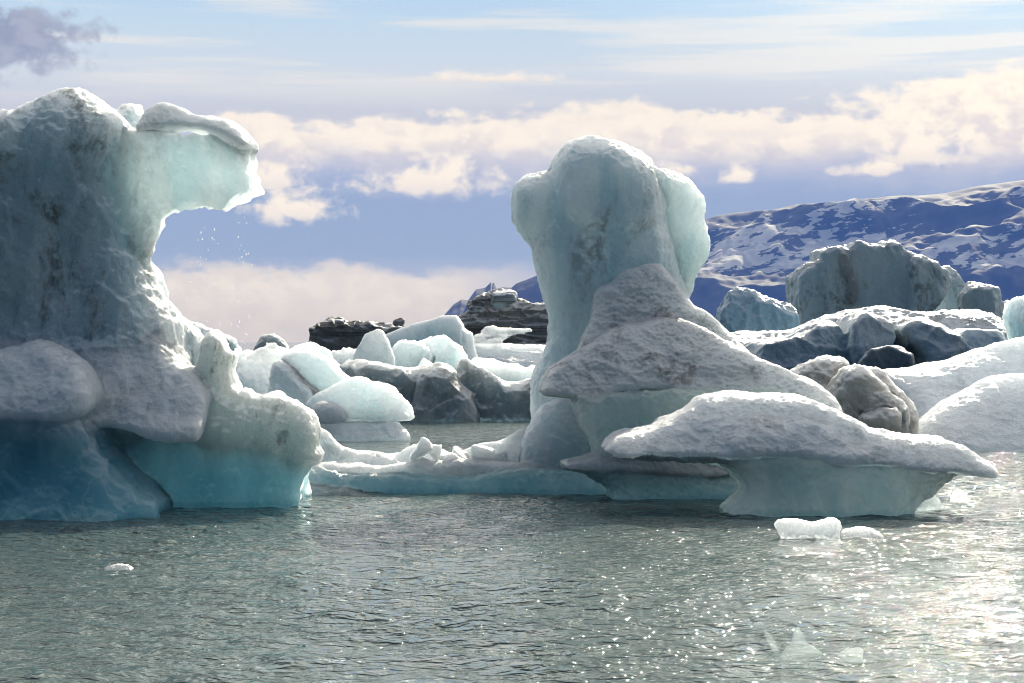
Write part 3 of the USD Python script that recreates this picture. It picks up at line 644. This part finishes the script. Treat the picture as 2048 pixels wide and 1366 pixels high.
# ---- the crowd of bergs between the two towers
berg('dark_iceberg', 'long charcoal grey iceberg with smooth humps along the far water edge', 'iceberg', [
    ('left_hump', 'grey', [lobe([(655, 870), (676, 746), (676, 731), (680, 718), (696, 711), (730, 720), (759, 723), (796, 733), (837, 738), (862, 736), (880, 780), (880, 870)], 74.0, 1.8, 0.4, slope=0.25)]),
    ('middle_hump', 'grey', [lobe([(822, 870), (826, 797), (841, 757), (860, 738), (886, 729), (904, 742), (919, 772), (950, 800), (965, 870)], 72.5, 1.5, 0.5, slope=0.35)]),
    ('right_hump', 'grey', [lobe([(930, 870), (919, 783), (906, 745), (915, 720), (926, 713), (941, 720), (978, 742), (1001, 760), (1027, 764), (1067, 758), (1110, 762), (1110, 870)], 73.5, 1.7, 0.4, slope=0.3)]),
], 0.08, mat='mid', seed=73, chops=(4, 0.5), k=0.12, warp=(0.2, 1.6), scallop=((0.12, 1.1, ONE), (0.03, 0.3, ONE)), bumps=((0.02, 0.14, ONE),))
berg('banded_iceberg', 'dark ash banded iceberg with an icy tip rising behind the snowfield, left of the pillar', 'iceberg', [
    ('ash_layers', 'ash', [lobe([(900, 700), (915, 636), (934, 619), (930, 608), (952, 593), (986, 580), (1005, 578), (1010, 598), (1045, 603), (1064, 610), (1100, 605), (1150, 620), (1150, 720)], 112.0, 2.6, 0.5, lean=0.3, slope=0.3, cut=0)]),
    ('icy_tip', 'white', [lobe([(985, 602), (990, 582), (1015, 576), (1038, 589), (1038, 599), (1008, 606), (998, 618)], 110.5, 0.8, 0.3)]),
], 0.10, mat='ash', seed=76, chops=(3, 0.4), k=0.2, warp=(0.25, 1.2), scallop=((0.2, 0.8, (2.0, 1, 0.5)),), bumps=((0.06, 0.25, ONE),))
berg('smooth_block_iceberg', 'smooth pale grey slanting ice block with a fluted right side', 'iceberg', [
    ('ice_block', 'white', [lobe([(765, 730), (770, 671), (800, 660), (841, 647), (882, 634), (913, 632), (926, 650), (928, 700), (925, 740), (765, 740)], 93.0, 1.8, 0.25, cut=0, turn=-0.2)]),
    ('fluted_side', 'white', [lobe([(918, 740), (922, 655), (945, 666), (949, 690), (962, 740)], 93.2, 1.6, 0.3, cut=0, turn=1.2)]),
], 0.09, mat='mid', seed=78, k=0.1, warp=(0.10, 1.6), scallop=((0.04, 0.6, (1, 1, 2)),), bumps=((0.03, 0.3, ONE),))
for lab, D, T, pts in [
    ('glowing pale cyan rounded ice block, left one of the pair before the slanting block', 84.0, 0.8, [(778, 745), (782, 697), (804, 684), (830, 684), (852, 695), (865, 712), (862, 745)]),
    ('glowing pale cyan dome of ice, right one of the pair before the slanting block', 85.5, 0.8, [(838, 745), (843, 688), (886, 673), (904, 682), (926, 697), (934, 712), (940, 745)])]:
    berg('cyan_iceberg', lab, 'iceberg', [('ice_body', 'cyan', [lobe(pts, D, T, 0.10, cut=0)])], 0.075, mat='mid', chops=(7, 0.6), seed=int(D), **MID)
berg('ice_shard', 'small pointed cyan shard in front of the pair of cyan blocks', 'iceberg', [('ice_body', 'cyan', [lobe([(830, 750), (834, 734), (847, 716), (867, 729), (878, 750)], 80.0, 0.4, 0.1, cut=0)])], 0.05, mat='mid', seed=82, k=0.3, warp=(0.05, 0.6), bumps=((0.03, 0.2, ONE),))
berg('pointed_iceberg', 'pointed translucent grey slab standing upright above the charcoal iceberg', 'iceberg', [('ice_slab', 'white', [lobe([(700, 745), (706, 712), (715, 694), (730, 668), (752, 658), (763, 660), (774, 679), (785, 708), (792, 745)], 80.0, 0.5, 0.1, lean=0.2, cut=0)])], 0.06, mat='mid', chops=(3, 0.5), seed=83, k=0.3, warp=(0.08, 0.8), scallop=((0.05, 0.4, ONE),), bumps=((0.03, 0.2, ONE),))
berg('snowfield_iceberg', 'broad white crinkled snowfield berg between the slanting block and the pillar', 'iceberg', [
    ('snow_slope', 'white', [lobe([(930, 740), (937, 662), (993, 657), (1038, 662), (1064, 656), (1086, 669), (1099, 686), (1130, 700), (1130, 750), (950, 750)], 100.0, 3.5, 0.8, slope=1.2, lean=0.8)]),
    ('cyan_ledge', 'cyan', [lobe([(938, 765), (945, 727), (971, 721), (1008, 725), (1041, 734), (1075, 727), (1110, 730), (1110, 775)], 84.0, 1.6, 0.5, slope=0.7, lean=0.5)]),
], 0.09, mat='mid', seed=84, chops=(4, 0.35), k=0.1, warp=(0.35, 1.3), scallop=((0.25, 1.0, (2, 1, 1)), (0.06, 0.3, ONE)), bumps=((0.04, 0.2, ONE),))
berg('layered_dark_iceberg', 'black layered blocky iceberg on the skyline with a small block at its right end', 'iceberg', [
    ('layered_body', 'ash', [lobe([(625, 730), (631, 682), (635, 660), (655, 649), (692, 648), (741, 649), (785, 653), (805, 660), (810, 730)], 140.0, 4.0, 0.6, cut=0)]),
    ('ash_top', 'ash', [lobe([(652, 656), (655, 640), (685, 640), (695, 648), (740, 650), (735, 660)], 139.0, 1.5, 0.3, cut=0)]),
    ('small_block', 'grey', [lobe([(789, 665), (791, 643), (804, 643), (805, 668)], 139.0, 0.5, 0.1, cut=0)]),
], 0.12, mat='ash', seed=86, k=0.15, warp=(0.25, 1.0), scallop=((0.35, 0.9, (1.6, 1, 0.8)),), bumps=((0.1, 0.3, ONE),))
berg('white_iceberg', 'crusty white snow covered iceberg beside the left tower', 'iceberg', [
    ('snow_dome', 'white', [lobe([(445, 790), (457, 690), (485, 675), (514, 671), (533, 676), (560, 700), (570, 790)], 68.0, 1.2, 0.5, slope=0.4, lean=0.2)]),
    ('snow_mound', 'white', [lobe([(455, 830), (465, 730), (474, 712), (500, 690), (522, 682), (551, 688), (581, 703), (590, 760), (590, 830)], 64.0, 1.3, 0.5, slope=0.45, lean=0.3)]),
], 0.06, mat='mid', seed=89, chops=(5, 0.5), k=0.08, warp=(0.25, 0.7), scallop=((0.14, 0.5, ONE), (0.05, 0.2, ONE)), bumps=((0.06, 0.16, ONE),))
berg('tilted_slab_iceberg', 'smooth white blue ice slab tilted down to the right with a dirty crack below it', 'iceberg', [
    ('tilted_slab', 'cyan', [lobe([(568, 720), (585, 707), (615, 701), (637, 707), (663, 723), (681, 746), (702, 762), (690, 790), (663, 800), (637, 788), (607, 764), (581, 738)], 61.5, 0.7, 0.2, turn=0.2)]),
    ('upright_slab', 'white', [lobe([(530, 850), (540, 742), (548, 727), (565, 722), (581, 742), (607, 768), (630, 788), (640, 850)], 60.5, 0.8, 0.25, slope=0.2)]),
    ('dirty_crack', 'ash', [lobe([(578, 738), (586, 738), (612, 764), (640, 784), (640, 792), (606, 770)], 60.8, 0.45, 0.1, cut=0)]),
], 0.05, mat='mid', seed=91, k=0.08, warp=(0.10, 0.8), scallop=((0.07, 0.5, ONE), (0.025, 0.16, ONE)), bumps=((0.03, 0.12, ONE),))
berg('wedge_iceberg', 'white wedge of ice with an undercut icicle edge over a low snowy shelf', 'iceberg', [
    ('snow_wedge', 'cyan', [lobe([(606, 812), (629, 792), (655, 783), (674, 773), (696, 762), (722, 758), (759, 770), (789, 783), (808, 801), (819, 827), (825, 838), (785, 840), (692, 842), (610, 840)], 59.0, 0.9, 0.12, slope=0.3, lean=0.3, z0=0.6)]),
    ('snow_lump', 'white', [lobe([(612, 842), (626, 820), (640, 806), (667, 805), (690, 820), (700, 845)], 58.0, 0.35, 0.3)]),
    ('low_shelf', 'white', [lobe([(610, 900), (618, 850), (640, 843), (782, 841), (804, 853), (820, 868), (822, 900)], 58.6, 0.9, 0.2, slope=0.8)]),
], 0.048, mat='mid', seed=93, k=0.08, warp=(0.12, 0.8), scallop=((0.09, 0.45, ONE), (0.03, 0.16, ONE)), bumps=((0.03, 0.12, ONE),))
for nm, lab, kind, D, T, sl, pts in [
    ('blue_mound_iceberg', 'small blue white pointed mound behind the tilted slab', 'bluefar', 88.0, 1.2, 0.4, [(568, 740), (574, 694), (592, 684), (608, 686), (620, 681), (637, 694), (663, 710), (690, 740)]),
    ('flat_iceberg', 'flat grey white ice ledge below the black layered iceberg', 'white', 95.0, 1.5, 0.5, [(640, 745), (654, 701), (681, 692), (711, 690), (730, 700), (735, 745)]),
    ('low_grey_iceberg', 'low grey iceberg on the skyline behind the crusty white iceberg', 'grey', 130.0, 1.5, 0.2, [(500, 720), (526, 673), (548, 671), (563, 680), (572, 692), (590, 720)]),
    ('shadowed_iceberg', 'slanting shadowed blue iceberg touching the right side of the left tower', 'bluegrey', 120.0, 1.8, 0.2, [(300, 740), (330, 632), (359, 638), (392, 647), (433, 664), (446, 680), (460, 740)]),
    ('shadowed_iceberg', 'small dark blue berg between the left tower and the crusty white iceberg', 'bluegrey', 150.0, 1.5, 0.2, [(425, 730), (440, 668), (455, 672), (470, 679), (490, 730)])]:
    berg(nm, lab, 'iceberg', [('ice_body', kind, [lobe(pts, D, T, 0.2, slope=sl, cut=0)])], 0.001*D, mat='mid', seed=int(D), chops=(6, 0.5), **MID)

# ------------------------------------------------------------------ small pieces afloat, falling drops
g = Graph()
P = g.add('geometry', 'position')
bump = g.add('bump', 'normal', {'strength': 0.6, 'distance': 0.02}, height=g.noise(P, 14.0, 4, 0.6))
body = g.add('principled_bsdf', 'BSDF', {'base_color': (0.86, 0.92, 0.92), 'roughness': 0.15, 'ior': 1.31}, normal=bump)
glow_through = g.add('translucent_bsdf', 'BSDF', {'color': (0.88, 0.94, 0.94)})
wet = g.add('mix_closure', 'closure', {'fac': 0.55}, closure1=body, closure2=glow_through)
M['clear'] = g.make('clear_wet_ice', surface=g.add('mix_closure', 'closure', {'fac': 0.13}, closure1=g.add('transparent_bsdf', 'BSDF', {'color': (0.95, 0.98, 0.98)}), closure2=wet))
g2 = Graph()
M['drop'] = g2.make('water_drop', surface=g2.add('mix_closure', 'closure', {'fac': 0.25}, closure1=g2.add('translucent_bsdf', 'BSDF', {'color': (0.95, 0.96, 0.97)}), closure2=g2.add('glossy_bsdf', 'BSDF', {'color': (1, 1, 1), 'roughness': 0.1})))
KIND['float'] = ((0.76, 0.82, 0.84), 0.4, 0.0, 0.3); KIND['clear'] = ((0.9, 0.95, 0.95), 0, 0, 1)
GF = 'broken pieces of ice afloat in front of the bergs'
for args in [
    ('ice_chunk', 'white notched ice chunk floating just in front of the mushroom iceberg', 'ice chunk', 
        [('ice_body', 'float', [lobe([(1551, 1055), (1553, 1045), (1560, 1040), (1593, 1038), (1618, 1045), (1635, 1042), (1667, 1036), (1679, 1042), (1678, 1060), (1674, 1085), (1570, 1085)], 29.2, 0.28, 0.12, slope=0.3)])], 0.014, 111),
    ('ice_chunk', 'low wet ice slab trailing right of the notched white chunk', 'ice chunk', 
        [('ice_body', 'float', [lobe([(1672, 1084), (1682, 1062), (1702, 1056), (1722, 1054), (1750, 1061), (1768, 1075), (1768, 1084)], 29.6, 0.2, 0.1, slope=0.5)])], 0.014, 112),
    ('ice_chunk', 'small round white ice lump in the sun glitter right of the mushroom stem', 'ice chunk', 
        [('ice_body', 'float', [lobe([(1900, 1008), (1904, 985), (1916, 977), (1930, 985), (1933, 1008)], 36.0, 0.14, 0.12)])], 0.014, 113),
    ('ice_chunk', 'thin white ice sliver floating alone at the lower left', 'ice chunk', 
        [('ice_body', 'float', [lobe([(208, 1144), (212, 1134), (230, 1129), (250, 1130), (264, 1137), (266, 1144)], 25.4, 0.10, 0.05, slope=0.5)])], 0.01, 114),
    ('ice_shard', 'clear ice shard with a pointed peak near the bottom of the frame', 'ice shard', 
        [('ice_body', 'clear', [lobe([(1560, 1315), (1570, 1298), (1582, 1290), (1590, 1262), (1597, 1254), (1606, 1268), (1612, 1288), (1632, 1296), (1646, 1312), (1640, 1330), (1570, 1330)], 18.2, 0.12, 0.05, slope=0.3)])], 0.008, 115),
    ('ice_shard', 'thin leaning blade of clear ice left of the pointed shard', 'ice shard', 
        [('ice_body', 'clear', [lobe([(1528, 1262), (1536, 1266), (1548, 1280), (1562, 1306), (1558, 1320), (1542, 1300)], 18.5, 0.03, 0.02)])], 0.007, 116),
    ('ice_shard', 'low clear ice lump right of the pointed shard', 'ice shard', 
        [('ice_body', 'clear', [lobe([(1672, 1325), (1682, 1304), (1700, 1298), (1722, 1294), (1728, 1306), (1724, 1325)], 18.1, 0.08, 0.05, slope=0.4)])], 0.008, 117),
]:
    nm, lab, cat, parts, h, seed = args
    berg(nm, lab, cat, parts, h, mat='clear' if parts[0][1] == 'clear' else 'small', group=GF, k=0.06, warp=(2.0*h, 0.22), scallop=((1.2*h, 8*h, ONE),), bumps=((0.8*h, 4*h, ONE),), seed=seed)


def drops():
    rng = np.random.default_rng(12)
    ball = trimesh.creation.icosphere(1, 1.0)
    out = []
    for _ in range(64):
        x = rng.choice([395, 430, 470, 490])+rng.normal(0, 9); y = 430+260*rng.random()**0.8
        r = rng.uniform(0.006, 0.012); m = ball.copy()
        m.apply_scale([r, r, r*rng.uniform(1.0, 2.2)]); m.apply_translation(W(x, y, 36.0+rng.uniform(-0.3, 0.3))); out.append(m)
    p = put('falling_drops', trimesh.util.concatenate(out), M['drop'])
    tag(p, 'meltwater drops falling from the overhanging ice wing', 'water drops', kind='stuff')


drops()
